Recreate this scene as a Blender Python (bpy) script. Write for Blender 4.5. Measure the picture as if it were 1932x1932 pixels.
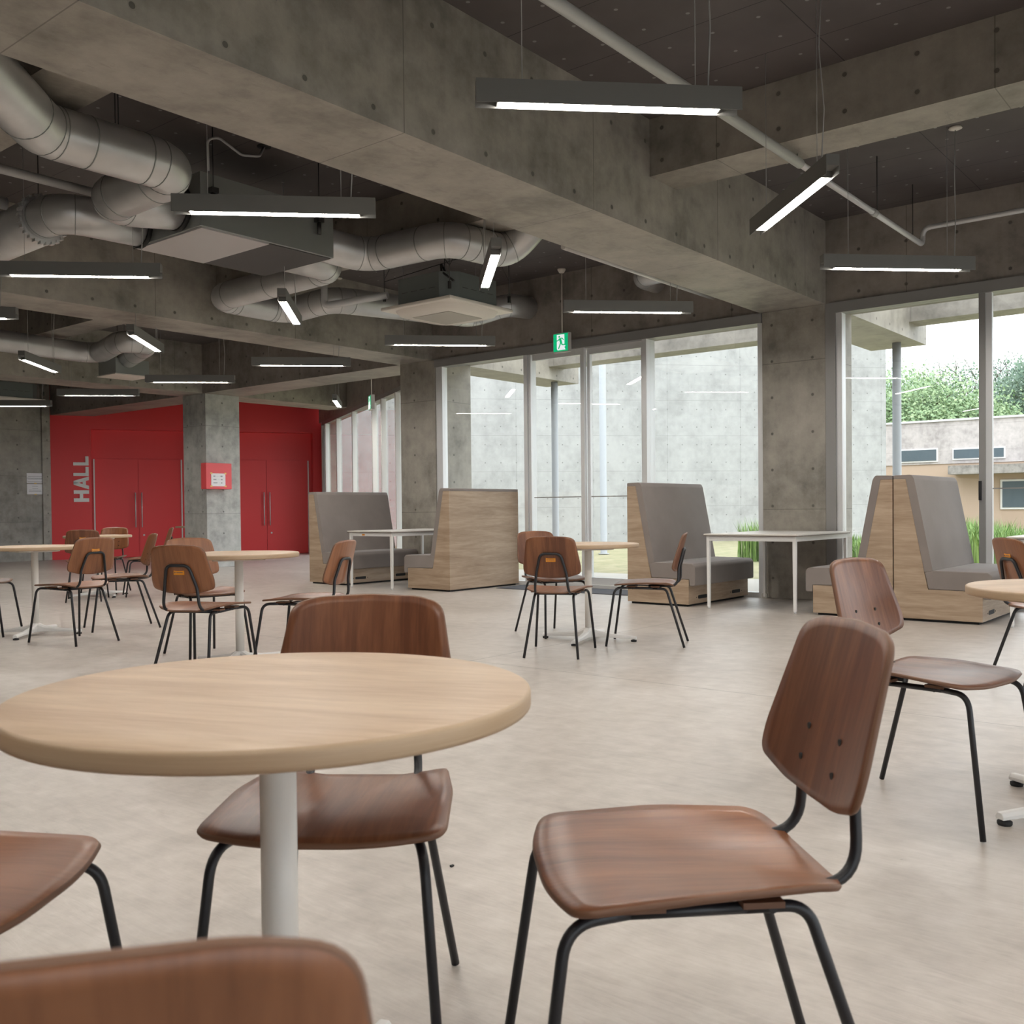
import bpy, math, random
from mathutils import Vector, Matrix, Quaternion
random.seed(7)
R = math.radians
sc = bpy.context.scene
col = sc.collection
for o in list(bpy.data.objects): bpy.data.objects.remove(o, do_unlink=True)

# ---------------------------------------------------------------- camera
cam_d = bpy.data.cameras.new('camera'); cam = bpy.data.objects.new('camera', cam_d); col.objects.link(cam)
sc.camera = cam
Rt = Vector((0.631643, -0.775194, -0.010085)); Up = Vector((0.019341, 0.002752, 0.999809)); Fw = Vector((0.775018, 0.631717, -0.016731))
m = Matrix((Rt, Up, -Fw)).transposed().to_4x4(); m.translation = Vector((0, 0, 0.985))
cam.matrix_world = m
cam_d.sensor_width = 36; cam_d.sensor_fit = 'HORIZONTAL'
cam_d.lens = 1846.69/1932*36
cam_d.shift_x = -(965.94-966)/1932; cam_d.shift_y = (990.7-966)/1932
cam_d.clip_start = 0.05; cam_d.clip_end = 400
cam_d.dof.use_dof = True; cam_d.dof.focus_distance = 6.0; cam_d.dof.aperture_fstop = 11

# ---------------------------------------------------------------- light and exposure
sc.view_settings.view_transform = 'Standard'; sc.view_settings.look = 'None'
sc.view_settings.gamma = 1; sc.view_settings.use_curve_mapping = False
sc.view_settings.exposure = 1.92
SKY = 1.08
LAMP = 30.0
sc.cycles.max_bounces = 14; sc.cycles.diffuse_bounces = 7; sc.cycles.transparent_max_bounces = 16
w = bpy.data.worlds.new('sky'); sc.world = w; w.use_nodes = True
nt = w.node_tree; nt.nodes.clear()
wo = nt.nodes.new('ShaderNodeOutputWorld'); bg = nt.nodes.new('ShaderNodeBackground')
tc = nt.nodes.new('ShaderNodeTexCoord'); mp = nt.nodes.new('ShaderNodeMapping'); mp.inputs['Scale'].default_value = (2.0, 2.0, 5.0)
ns = nt.nodes.new('ShaderNodeTexNoise'); ns.inputs['Scale'].default_value = 2.2; ns.inputs['Detail'].default_value = 6
cr = nt.nodes.new('ShaderNodeValToRGB'); cr.color_ramp.elements[0].position = .40; cr.color_ramp.elements[0].color = (.62, .70, .84, 1)
cr.color_ramp.elements[1].position = .56; cr.color_ramp.elements[1].color = (1, 1, 1, 1)
nt.links.new(tc.outputs['Generated'], mp.inputs[0]); nt.links.new(mp.outputs[0], ns.inputs['Vector'])
nt.links.new(ns.outputs[0], cr.inputs[0]); nt.links.new(cr.outputs[0], bg.inputs[0]); bg.inputs[1].default_value = SKY
nt.links.new(bg.outputs[0], wo.inputs[0])
sun_d = bpy.data.lights.new('sun', 'SUN'); sun_d.energy = 0.4; sun_d.angle = R(40); sun_d.color = (1, .97, .92)
sun = bpy.data.objects.new('sun', sun_d); col.objects.link(sun); sun.rotation_euler = (R(35), R(-30), 0)

def portal(name, loc, rot, sx, sz):
    d = bpy.data.lights.new(name, 'AREA'); d.shape = 'RECTANGLE'; d.size = sx; d.size_y = sz; d.cycles.is_portal = True
    o = bpy.data.objects.new(name, d); col.objects.link(o); o.location = loc; o.rotation_euler = rot
portal('portal_window_wall', (10.75, 1.0, 1.5), (R(90), 0, R(90)), 17, 3.0)
portal('portal_rear_glazing', (0, -8.3, 1.5), (R(90), 0, 0), 19, 3.0)
portal('portal_entrance_glazing', (13.2, 13.6, 1.5), (R(90), 0, R(60)), 8, 3.0)

# ---------------------------------------------------------------- node helpers and materials
class NT:
    def __init__(s, name):
        s.m = bpy.data.materials.new(name); s.m.use_nodes = True; s.t = s.m.node_tree; s.t.nodes.clear()
        s.out = s.t.nodes.new('ShaderNodeOutputMaterial'); s.b = s.t.nodes.new('ShaderNodeBsdfPrincipled')
        s.t.links.new(s.b.outputs[0], s.out.inputs[0])
    def n(s, typ, **k):
        x = s.t.nodes.new(typ)
        for a, v in k.items(): setattr(x, a, v)
        return x
    def l(s, a, b): s.t.links.new(a, b)
    def math(s, op, a, b=None, c=None):
        x = s.n('ShaderNodeMath', operation=op)
        for i, v in enumerate((a, b, c)):
            if v is None: continue
            if isinstance(v, (int, float)): x.inputs[i].default_value = v
            else: s.l(v, x.inputs[i])
        return x.outputs[0]
    def mix(s, f, a, b, mode='MIX'):
        x = s.n('ShaderNodeMix', data_type='RGBA', blend_type=mode)
        for i, v in ((0, f), (6, a), (7, b)):
            if isinstance(v, (int, float)): x.inputs[i].default_value = v
            elif isinstance(v, tuple): x.inputs[i].default_value = (*v, 1)[:4]
            else: s.l(v, x.inputs[i])
        return x.outputs[2]
    def coords(s, scale=(1, 1, 1), rot=(0, 0, 0)):
        t = s.n('ShaderNodeTexCoord'); mm = s.n('ShaderNodeMapping'); mm.inputs['Scale'].default_value = scale; mm.inputs['Rotation'].default_value = rot
        s.l(t.outputs['Object'], mm.inputs[0]); return mm.outputs[0]
    def noise(s, vec, scale, detail=4, rough=.55, dist=0):
        x = s.n('ShaderNodeTexNoise'); x.inputs['Scale'].default_value = scale; x.inputs['Detail'].default_value = detail
        x.inputs['Roughness'].default_value = rough; x.inputs['Distortion'].default_value = dist; s.l(vec, x.inputs['Vector']); return x.outputs[0]
    def ramp(s, f, stops):
        x = s.n('ShaderNodeValToRGB'); e = x.color_ramp.elements
        while len(e) < len(stops): e.new(.5)
        for i, (p, c) in enumerate(stops): e[i].position = p; e[i].color = (*c, 1)
        s.l(f, x.inputs[0]); return x.outputs[0]
    def bump(s, h, strength=.2, dist=.01):
        x = s.n('ShaderNodeBump'); x.inputs['Strength'].default_value = strength; x.inputs['Distance'].default_value = dist
        s.l(h, x.inputs['Height']); s.l(x.outputs[0], s.b.inputs['Normal'])
    def set(s, **k):
        for a, v in k.items():
            i = s.b.inputs[a.replace('_', ' ')]
            if isinstance(v, tuple): i.default_value = (*v, 1)[:4]
            elif isinstance(v, (int, float)): i.default_value = v
            else: s.l(v, i)
        return s.m

def simple(name, c, rough=.5, metal=0, **k):
    return NT(name).set(Base_Color=c, Roughness=rough, Metallic=metal, **k)

def concrete(name, base=(.34, .315, .275), pu=.46, ou=0., pv=.60, ov=3.13, ju=0, jo=0, jv=0, jvo=0, rot=0, holes=True, r=.0155, under=0, rough=.55, contrast=.65):
    n = NT(name)
    t = n.n('ShaderNodeTexCoord'); mp = n.n('ShaderNodeMapping'); mp.inputs['Rotation'].default_value = (0, 0, rot); n.l(t.outputs['Object'], mp.inputs[0])
    P = mp.outputs[0]
    g = n.n('ShaderNodeNewGeometry'); mn = n.n('ShaderNodeMapping'); mn.vector_type = 'VECTOR'; mn.inputs['Rotation'].default_value = (0, 0, rot); n.l(g.outputs['True Normal'], mn.inputs[0])
    sp = n.n('ShaderNodeSeparateXYZ'); n.l(P, sp.inputs[0]); sn = n.n('ShaderNodeSeparateXYZ'); n.l(mn.outputs[0], sn.inputs[0])
    isx = n.math('GREATER_THAN', n.math('ABSOLUTE', sn.outputs[0]), .7)
    isz = n.math('GREATER_THAN', n.math('ABSOLUTE', sn.outputs[2]), .7)
    u = n.math('ADD', n.math('MULTIPLY', isx, sp.outputs[1]), n.math('MULTIPLY', n.math('SUBTRACT', 1, isx), sp.outputs[0]))
    v = sp.outputs[2]; notz = n.math('SUBTRACT', 1, isz)
    def cell(x, p, o): return n.math('MULTIPLY', n.math('SUBTRACT', n.math('FRACT', n.math('ADD', n.math('DIVIDE', n.math('SUBTRACT', x, o), p), .5)), .5), p)
    big = n.noise(P, .9, 5, .6, .4); med = n.noise(P, 5, 6, .65); fine = n.noise(P, 60, 3, .6)
    vs = n.coords((9, 9, .5)); streak = n.noise(vs, 1.5, 4)
    f = n.math('ADD', n.math('MULTIPLY', big, .5), n.math('ADD', n.math('MULTIPLY', med, .42), n.math('MULTIPLY', streak, .08)))
    k = contrast
    c = n.ramp(f, [(.36, tuple(b*(1-.75*k) for b in base)), (.5, base), (.62, tuple(min(1, b*(1+.45*k)) for b in base))])
    c = n.mix(n.math('MULTIPLY', fine, .25), c, tuple(b*.7 for b in base))
    # rough pale patches where the formwork has pulled, mostly on the undersides
    pt = n.noise(n.coords((2.2, 7, 2)), 1.3, 8, .7)
    c = n.mix(n.math('MULTIPLY', n.math('GREATER_THAN', pt, .60), n.math('ADD', .05, n.math('MULTIPLY', isz, .25))), c, tuple(b*.62 for b in base))
    height = n.math('MULTIPLY', fine, .2)
    dark = None
    if holes:
        du = cell(u, pu, ou); dv = cell(v, pv, ov)
        d2 = n.math('ADD', n.math('MULTIPLY', du, du), n.math('MULTIPLY', dv, dv))
        hole = n.math('MULTIPLY', n.math('LESS_THAN', d2, r*r), notz)
        ring = n.math('MULTIPLY', n.math('LESS_THAN', d2, (r*1.5)**2), notz)
        c = n.mix(n.math('MULTIPLY', ring, .18), c, tuple(b*.45 for b in base))
        c = n.mix(n.math('MULTIPLY', hole, n.math('ADD', .35, n.math('MULTIPLY', med, .7))), c, tuple(b*.15 for b in base))
        height = n.math('SUBTRACT', height, n.math('MULTIPLY', hole, 1.0))
    def line(x, p, o, mask=None):
        nonlocal c, height
        q = n.math('LESS_THAN', n.math('ABSOLUTE', cell(x, p, o)), .0035)
        if mask is not None: q = n.math('MULTIPLY', q, mask)
        c = n.mix(n.math('MULTIPLY', q, .6), c, tuple(b*.25 for b in base)); height = n.math('SUBTRACT', height, n.math('MULTIPLY', q, .6))
    if ju: line(u, ju, jo, notz)
    if jv: line(v, jv, jvo, notz)
    if under:
        line(sp.outputs[0 if under > 0 else 1], abs(under), jo, isz)
    n.set(Base_Color=c, Roughness=n.math('ADD', rough-.12, n.math('MULTIPLY', med, .25)))
    n.bump(height, .35, .012)
    return n.m

def wood(name, c1, c2, scale=(14, 1.2, 14), rough=.4, rings=0, gamma_noise=.5, coat=0.0):
    n = NT(name); t = n.n('ShaderNodeTexCoord')
    oi = n.n('ShaderNodeObjectInfo'); off = n.n('ShaderNodeVectorMath', operation='ADD'); n.l(t.outputs['Object'], off.inputs[0])
    mul = n.n('ShaderNodeMath', operation='MULTIPLY'); n.l(oi.outputs['Random'], mul.inputs[0]); mul.inputs[1].default_value = 3.7
    n.l(mul.outputs[0], off.inputs[1])
    mp = n.n('ShaderNodeMapping'); mp.inputs['Scale'].default_value = scale; n.l(off.outputs[0], mp.inputs[0])
    a = n.noise(mp.outputs[0], 1.0, 5, .6, .6); b = n.noise(mp.outputs[0], 5.5, 4, .6)
    f = n.math('ADD', n.math('MULTIPLY', a, .7), n.math('MULTIPLY', b, .3))
    if rings:
        wv = n.n('ShaderNodeTexWave', wave_type='RINGS'); wv.inputs['Scale'].default_value = rings; wv.inputs['Distortion'].default_value = 3.5; wv.inputs['Detail'].default_value = 2
        mp2 = n.n('ShaderNodeMapping'); mp2.inputs['Scale'].default_value = tuple(max(.12, v*.07) for v in scale); n.l(off.outputs[0], mp2.inputs[0]); n.l(mp2.outputs[0], wv.inputs['Vector'])
        f = n.math('ADD', n.math('MULTIPLY', f, .75), n.math('MULTIPLY', wv.outputs['Fac'], .22))
    c = n.ramp(f, [(.34, c1), (.62, c2)])
    n.set(Base_Color=c, Roughness=rough, Coat_Weight=coat, Coat_Roughness=.25)
    n.bump(b, .05, .002); return n.m

M = {}
M['beam_b'] = concrete('concrete_beam_long', pu=.459, ou=4.53, pv=.60, ov=3.13, ju=1.84, jo=3.84, under=1.84)
M['beam_a'] = concrete('concrete_beam_header', base=(.27, .24, .215), pu=.464, ou=3.526, pv=.42, ov=3.143, ju=1.86, jo=3.06, under=-1.86)
M['beam_s'] = concrete('concrete_beam_small', base=(.30, .275, .24), pu=.46, ou=3.3, pv=.24, ov=3.58, ju=1.84, jo=3.31, under=-1.84)
M['column'] = concrete('concrete_column', pu=.446, ou=4.003, pv=.385, ov=2.91, jv=1.55, jvo=.95, r=.014)
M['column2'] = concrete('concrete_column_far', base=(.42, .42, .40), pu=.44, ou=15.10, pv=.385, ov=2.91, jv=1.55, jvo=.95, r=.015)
M['wall'] = concrete('concrete_wall', base=(.32, .30, .265), pu=.55, ou=9.2, pv=.5, ov=2.4, jv=.95, jvo=1.76, ju=1.8, jo=8.2)
M['outer'] = concrete('outdoor_concrete', base=(.35, .355, .35), pu=.46, ou=0, pv=.53, ov=1.8, jv=1.06, jvo=2.07, ju=2.3, jo=0, rot=R(41.9), contrast=.34, r=.015, rough=.8)
M['ceiling'] = None
n = NT('ceiling_board')   # dark boards with round pale fixings
P = n.coords(); sp = n.n('ShaderNodeSeparateXYZ'); n.l(P, sp.inputs[0])
def cellm(n, x, p, o): return n.math('MULTIPLY', n.math('SUBTRACT', n.math('FRACT', n.math('ADD', n.math('DIVIDE', n.math('SUBTRACT', x, o), p), .5)), .5), p)
du = cellm(n, sp.outputs[0], .3125, 4.272); dv = cellm(n, sp.outputs[1], .302, 3.77)
dot = n.math('LESS_THAN', n.math('ADD', n.math('MULTIPLY', du, du), n.math('MULTIPLY', dv, dv)), .0125**2)
l1 = n.math('LESS_THAN', n.math('ABSOLUTE', cellm(n, sp.outputs[0], .625, 4.742)), .003); l2 = n.math('LESS_THAN', n.math('ABSOLUTE', cellm(n, sp.outputs[1], 1.83, 2.38)), .003)
c = n.ramp(n.noise(P, 1.2, 4), [(.35, (.078, .066, .064)), (.65, (.108, .093, .091))])
c = n.mix(n.math('MAXIMUM', l1, l2), c, (.012, .012, .012)); c = n.mix(dot, c, (.26, .26, .25))
M['ceiling'] = n.set(Base_Color=c, Roughness=.6)
# floor: trowelled concrete with a soft sheen and saw cuts
n = NT('polished_concrete_floor'); P = n.coords(); sp = n.n('ShaderNodeSeparateXYZ'); n.l(P, sp.inputs[0])
big = n.noise(P, .55, 5, .6, .5); st1 = n.noise(n.coords((34, 4.5, 1), (0, 0, R(-6))), 1.4, 6, .65, 1.2); st2 = n.noise(n.coords((5, 2.2, 1), (0, 0, R(10))), 1.3, 4, .6, 2.0)
mott = n.noise(P, 9, 5, .6)
f = n.math('ADD', n.math('ADD', n.math('MULTIPLY', big, .34), n.math('MULTIPLY', st1, .24)), n.math('ADD', n.math('MULTIPLY', st2, .18), n.math('MULTIPLY', mott, .24)))
c = n.ramp(f, [(.38, (.345, .31, .278)), (.5, (.47, .426, .386)), (.61, (.575, .532, .49))])
q = n.math('MAXIMUM', n.math('LESS_THAN', n.math('ABSOLUTE', cellm(n, sp.outputs[0], 5.6, 4.75)), .0036), n.math('LESS_THAN', n.math('ABSOLUTE', cellm(n, sp.outputs[1], 5.55, 4.22)), .0036))
c = n.mix(n.math('MULTIPLY', q, .75), c, (.10, .09, .08))
n.set(Base_Color=c, Roughness=n.math('ADD', .20, n.math('MULTIPLY', st1, .30)), Specular_IOR_Level=.6)
n.bump(n.math('ADD', n.math('MULTIPLY', st1, .8), n.math('ADD', n.math('MULTIPLY', st2, .1), n.math('MULTIPLY', q, -2))), .25, .004)
M['floor'] = n.m
M['chairwood'] = wood('stained_plywood', (.115, .037, .015), (.272, .108, .046), (26, 2.2, 2.2), .36, rings=1.6, coat=.12)
M['ply_edge'] = simple('plywood_edge', (.16, .075, .04), .5)
M['tabletop'] = wood('pale_oak_laminate', (.40, .275, .18), (.56, .42, .295), (2.2, 15, 2), .45)
M['topband'] = wood('oak_edge_band', (.40, .28, .175), (.48, .35, .225), (1.5, 1.5, 60), .45)
M['boothwood'] = wood('booth_oak_laminate', (.27, .185, .12), (.43, .325, .23), (1.4, 1.4, 16), .5)
M['fabric'] = None
n = NT('taupe_upholstery'); P = n.coords(); f = n.noise(P, 2.2, 4); w1 = n.noise(n.coords((500, 500, 500)), 1, 2)
c = n.ramp(f, [(.3, (.195, .165, .150)), (.7, (.24, .206, .188))]); n.set(Base_Color=c, Roughness=.95, Sheen_Weight=.25); n.bump(n.math('ADD', n.math('MULTIPLY', f, 3), n.math('MULTIPLY', w1, .3)), .12, .01); M['fabric'] = n.m
M['black'] = simple('black_powder_coat', (.012, .012, .015), .42)
M['rubber'] = simple('black_rubber', (.015, .015, .015), .8)
M['white'] = simple('white_powder_coat', (.74, .73, .71), .35)
M['cream'] = simple('cream_powder_coat', (.78, .75, .70), .4)
M['alu'] = simple('anodised_aluminium', (.72, .73, .74), .38, .25)
M['pole'] = simple('galvanised_pole', (.34, .36, .37), .6, .0)
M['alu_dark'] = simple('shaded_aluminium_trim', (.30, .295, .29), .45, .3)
M['steel'] = simple('brushed_steel', (.62, .62, .62), .45, .35)
n = NT('galvanised_sheet'); P = n.coords((1, 1, 1)); f = n.noise(P, 3, 3); n.set(Base_Color=n.ramp(f, [(.3, (.52, .52, .52)), (.7, (.62, .62, .62))]), Metallic=.65, Roughness=.38); M['duct'] = n.m
M['galv_dark'] = simple('galvanised_box', (.30, .32, .31), .4, .5)
M['pipe'] = simple('grey_insulated_pipe', (.46, .46, .46), .45, .2)
M['lamp_body'] = simple('dark_grey_lamp_housing', (.18, .178, .17), .5, .2)
M['plastic'] = simple('off_white_plastic', (.70, .66, .60), .4)
M['grille'] = simple('grey_grille', (.42, .40, .36), .6)
M['cable'] = simple('grey_cable', (.35, .35, .35), .5)
M['wire'] = simple('dark_wire', (.05, .05, .05), .4, .5)
M['red'] = NT('red_paint').set(Base_Color=(.74, .045, .050), Roughness=.42)
M['red_box'] = NT('light_red_paint').set(Base_Color=(.72, .075, .085), Roughness=.4)
M['letters'] = simple('white_lettering', (.82, .82, .80), .5)
M['paper'] = simple('white_paper', (.78, .77, .80), .7)
M['ink'] = simple('grey_print', (.30, .30, .33), .8)
M['tape'] = simple('yellow_tape', (.75, .5, .15), .5)
M['orange'] = simple('orange_label', (.72, .27, .02), .5)
M['darkslot'] = simple('dark_slot', (.01, .01, .01), .7)
M['whitetop'] = simple('white_laminate', (.66, .63, .59), .4)
M['topedge'] = simple('brown_edge_band', (.13, .10, .08), .5)
M['mat'] = NT('grey_blue_door_mat').set(Base_Color=(.085, .09, .105), Roughness=.95)
M['green'] = NT('exit_green').set(Base_Color=(.0, .35, .14), Roughness=.4, Emission_Color=(.0, .36, .14), Emission_Strength=.28)
M['exitwhite'] = NT('exit_white').set(Base_Color=(.8, .8, .85), Roughness=.4, Emission_Color=(.85, .9, .95), Emission_Strength=.2)
M['apron'] = simple('outdoor_paving', (.42, .40, .36), .9)
n = NT('dry_lawn'); P = n.coords(); n.set(Base_Color=n.ramp(n.noise(P, 3, 6, .7), [(.35, (.20, .21, .11)), (.55, (.30, .275, .16)), (.7, (.36, .33, .23))]), Roughness=1); M['lawn'] = n.m
def leafm(name, a, b):
    n = NT(name); oi = n.n('ShaderNodeNewGeometry'); n.set(Base_Color=n.ramp(oi.outputs['Random Per Island'], [(0, a), (1, b)]), Roughness=.6); return n.m
M['grass'] = leafm('tall_grass_blade', (.11, .22, .05), (.28, .42, .12))
M['leaf1'] = leafm('light_leaf', (.15, .25, .12), (.30, .40, .20))
M['leaf2'] = leafm('dark_leaf', (.07, .13, .09), (.17, .25, .16))
M['bark'] = simple('bark', (.12, .10, .08), .9)
M['oldwall'] = concrete('weathered_render', base=(.50, .46, .445), holes=False, jv=1.1, jvo=3.3, contrast=.5, rough=.9)
M['beige'] = simple('beige_render', (.50, .38, .29), .9)
M['stain'] = concrete('stained_eave', base=(.30, .28, .26), holes=False, contrast=1.0, rough=.9)
M['winglass'] = simple('dark_window_glass', (.10, .13, .15), .1)
n = NT('led_strip'); n.set(Base_Color=(.9, .9, .9), Emission_Color=(1, .94, .86), Emission_Strength=LAMP); M['led'] = n.m
# clear glazing: fresnel mix of straight-through and mirror
g = bpy.data.materials.new('clear_glazing'); g.use_nodes = True; t = g.node_tree; t.nodes.clear()
o_ = t.nodes.new('ShaderNodeOutputMaterial'); mx = t.nodes.new('ShaderNodeMixShader'); tr = t.nodes.new('ShaderNodeBsdfTransparent'); gl = t.nodes.new('ShaderNodeBsdfGlossy')
ge = t.nodes.new('ShaderNodeNewGeometry'); dt_ = t.nodes.new('ShaderNodeVectorMath'); dt_.operation = 'DOT_PRODUCT'; t.links.new(ge.outputs['Normal'], dt_.inputs[0]); t.links.new(ge.outputs['Incoming'], dt_.inputs[1])
def mt_(op, a, b=None):
    x = t.nodes.new('ShaderNodeMath'); x.operation = op
    for i, v in enumerate((a, b)):
        if v is None: continue
        if isinstance(v, (int, float)): x.inputs[i].default_value = v
        else: t.links.new(v, x.inputs[i])
    return x.outputs[0]
fr = mt_('ADD', mt_('MULTIPLY', mt_('POWER', mt_('SUBTRACT', 1, mt_('ABSOLUTE', dt_.outputs['Value'])), 5), .94), .055)
tr.inputs[0].default_value = (.96, .975, .97, 1); gl.inputs['Roughness'].default_value = 0.0; gl.inputs['Color'].default_value = (1, 1, 1, 1)
t.links.new(fr, mx.inputs[0]); t.links.new(tr.outputs[0], mx.inputs[1]); t.links.new(gl.outputs[0], mx.inputs[2]); t.links.new(mx.outputs[0], o_.inputs[0]); M['glass'] = g

# ---------------------------------------------------------------- mesh helpers
def fillet(pts, rad, closed=False, seg=6):
    """round the corners of a polyline (2D or 3D); rad a number or a list"""
    n_ = len(pts); out = []
    for i in range(n_):
        p = Vector(pts[i]); r_ = rad[i] if isinstance(rad, (list, tuple)) else rad
        if (not closed and i in (0, n_-1)) or r_ <= 0: out.append(p); continue
        a = Vector(pts[i-1]); b = Vector(pts[(i+1) % n_]); u = (a-p); v = (b-p); lu, lv = u.length, v.length
        if lu < 1e-6 or lv < 1e-6: out.append(p); continue
        u /= lu; v /= lv; ang = u.angle(v)
        if ang > 3.10: out.append(p); continue
        d = min(r_/math.tan(ang/2), lu*.49, lv*.49)
        a1 = p+u*d; b1 = p+v*d
        for k in range(seg+1):
            tt = k/seg; out.append(a1*(1-tt)**2 + p*2*tt*(1-tt) + b1*tt**2)
    return out

class MB:
    def __init__(s): s.v = []; s.f = []; s.mi = []; s.sm = []
    def add(s, vs, fs, mi=0, smooth=False):
        b = len(s.v); s.v += [tuple(x) for x in vs]; s.f += [tuple(b+i for i in f) for f in fs]; s.mi += [mi]*len(fs); s.sm += [smooth]*len(fs); return s
    def box(s, x0, x1, y0, y1, z0, z1, mi=0):
        return s.add([(x0,y0,z0),(x1,y0,z0),(x1,y1,z0),(x0,y1,z0),(x0,y0,z1),(x1,y0,z1),(x1,y1,z1),(x0,y1,z1)],
                     [(0,3,2,1),(4,5,6,7),(0,1,5,4),(1,2,6,5),(2,3,7,6),(3,0,4,7)], mi)
    def obox(s, c, ax, L, W, H, mi=0):
        """box centred at c, its length along unit vector ax (horizontal)"""
        ax = Vector(ax).normalized(); ay = Vector((-ax.y, ax.x, 0)); az = Vector((0,0,1)); c = Vector(c); vs = []
        for dz in (-.5, .5):
            for dx, dy in ((-.5,-.5),(.5,-.5),(.5,.5),(-.5,.5)): vs.append(c+ax*L*dx+ay*W*dy+az*H*dz)
        return s.add(vs, [(0,3,2,1),(4,5,6,7),(0,1,5,4),(1,2,6,5),(2,3,7,6),(3,0,4,7)], mi)
    def prism(s, poly, h0, h1, fn=None, mi=0, smooth=False):
        """poly: 2D points extruded from h0 to h1; fn maps (a,b,h)->3D"""
        fn = fn or (lambda a, b, h: (a, b, h)); k = len(poly)
        vs = [fn(p[0], p[1], h0) for p in poly]+[fn(p[0], p[1], h1) for p in poly]
        s.add(vs, [tuple(range(k))[::-1], tuple(range(k, 2*k))], mi)
        b = len(s.v)-2*k
        for i in range(k):
            j = (i+1) % k; s.f.append((b+i, b+j, b+k+j, b+k+i)); s.mi.append(mi); s.sm.append(smooth)
        return s
    def tube(s, pts, r, seg=12, mi=0, caps=True, r_end=None, smooth=True):
        pts = [Vector(p) for p in pts]; k = len(pts); dirs = []
        for i in range(k):
            d = (pts[min(i+1, k-1)]-pts[max(i-1, 0)]); dirs.append(d.normalized())
        nrm = dirs[0].orthogonal().normalized(); vs = []
        for i in range(k):
            if i: q = dirs[i-1].rotation_difference(dirs[i]); nrm = q @ nrm
            bn = dirs[i].cross(nrm).normalized(); nn_ = bn.cross(dirs[i]).normalized()
            rr = r if r_end is None else r+(r_end-r)*i/(k-1)
            for j in range(seg):
                a = 2*math.pi*j/seg; vs.append(pts[i]+nn_*rr*math.cos(a)+bn*rr*math.sin(a))
        fs = []
        for i in range(k-1):
            for j in range(seg):
                a, b = i*seg+j, i*seg+(j+1) % seg; fs.append((a, b, b+seg, a+seg))
        s.add(vs, fs, mi, smooth)
        if caps:
            b = len(s.v)-k*seg; s.f += [tuple(b+j for j in range(seg))[::-1], tuple(b+(k-1)*seg+j for j in range(seg))]; s.mi += [mi]*2; s.sm += [False]*2
        return s
    def lathe(s, prof, c=(0,0,0), seg=32, mi=0, smooth=True):
        c = Vector(c); vs = []; k = len(prof)
        for r_, z_ in prof:
            for j in range(seg): a = 2*math.pi*j/seg; vs.append((c.x+r_*math.cos(a), c.y+r_*math.sin(a), c.z+z_))
        fs = [(i*seg+j, i*seg+(j+1) % seg, (i+1)*seg+(j+1) % seg, (i+1)*seg+j) for i in range(k-1) for j in range(seg)]
        s.add(vs, fs, mi, smooth); b = len(s.v)-k*seg
        s.f += [tuple(b+j for j in range(seg))[::-1], tuple(b+(k-1)*seg+j for j in range(seg))]; s.mi += [mi]*2; s.sm += [False]*2
        return s
    def build(s, name, mat, parent=None, bevel=0, bseg=2, angle=40):
        me = bpy.data.meshes.new(name); me.from_pydata([tuple(v) for v in s.v], [], s.f); me.validate()
        mats = mat if isinstance(mat, (list, tuple)) else [mat]
        for m_ in mats: me.materials.append(m_)
        if len(me.polygons) == len(s.f):
            me.polygons.foreach_set('material_index', s.mi); me.polygons.foreach_set('use_smooth', s.sm)
        me.update()
        o = bpy.data.objects.new(name, me); col.objects.link(o)
        if parent is not None: o.parent = parent
        if bevel:
            b = o.modifiers.new('edge', 'BEVEL'); b.width = bevel; b.segments = bseg; b.limit_method = 'ANGLE'; b.angle_limit = R(angle)
        return o

def empty(name, loc=(0,0,0), rz=0):
    o = bpy.data.objects.new(name, None); col.objects.link(o); o.location = loc; o.rotation_euler = (0,0,rz); o.empty_display_size = .1; return o
def tag(o, label=None, cat=None, group=None, kind=None):
    if label: o['label'] = label
    if cat: o['category'] = cat
    if group: o['group'] = group
    if kind: o['kind'] = kind
    return o
def struct(name, mb, mat, parent=None, **k):
    o = mb.build(name, mat, parent, **k)
    if parent is None: o['kind'] = 'structure'
    return o
def kids(o): return [c_ for c_ in bpy.data.objects if c_.parent == o]
def copy_tree(o, parent=None):
    c_ = o.copy(); col.objects.link(c_); c_.parent = parent
    for ch in kids(o): copy_tree(ch, c_)
    return c_

H = 3.057; HC = 3.908; HS = 3.479; SW = 9.89
# ================================================================ STRUCTURE
C_a = Vector((14.574, 17.414)); C_d = Vector((-.490171, -.871626)); C_n = Vector((-.871626, .490171))   # glazed entrance wall, C_n points indoors
RQ = Vector((9.92, 20.6)); RD = Vector((.866, -.5)); RN = Vector((-.5, -.866))                          # red wall, RN points into the room
def cpt(k, off=0): q_ = C_a+C_d*k+C_n*off; return (q_.x, q_.y)
def rpt(k, off=0): q_ = RQ+RD*k+RN*off; return (q_.x, q_.y)

fl = [(-10, -8), (10.25, -8), (10.25, 10.1), (11.0, 11.0), cpt(-.05), rpt(5.9, -.9), rpt(-.3, -.9), (-10, 21)]
struct('floor', MB().prism(fl, -.15, 0), M['floor'])
cl = [(-10.6, -8.6), (10.64, -8.6), (10.64, 10.3), cpt(6.9, -.35), cpt(-.6, -.35), rpt(6.0, -1.2), (9.9, 21.4), (-10.6, 21.4)]
struct('ceiling', MB().prism(cl, HC, HC+.22), M['ceiling'])

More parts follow.
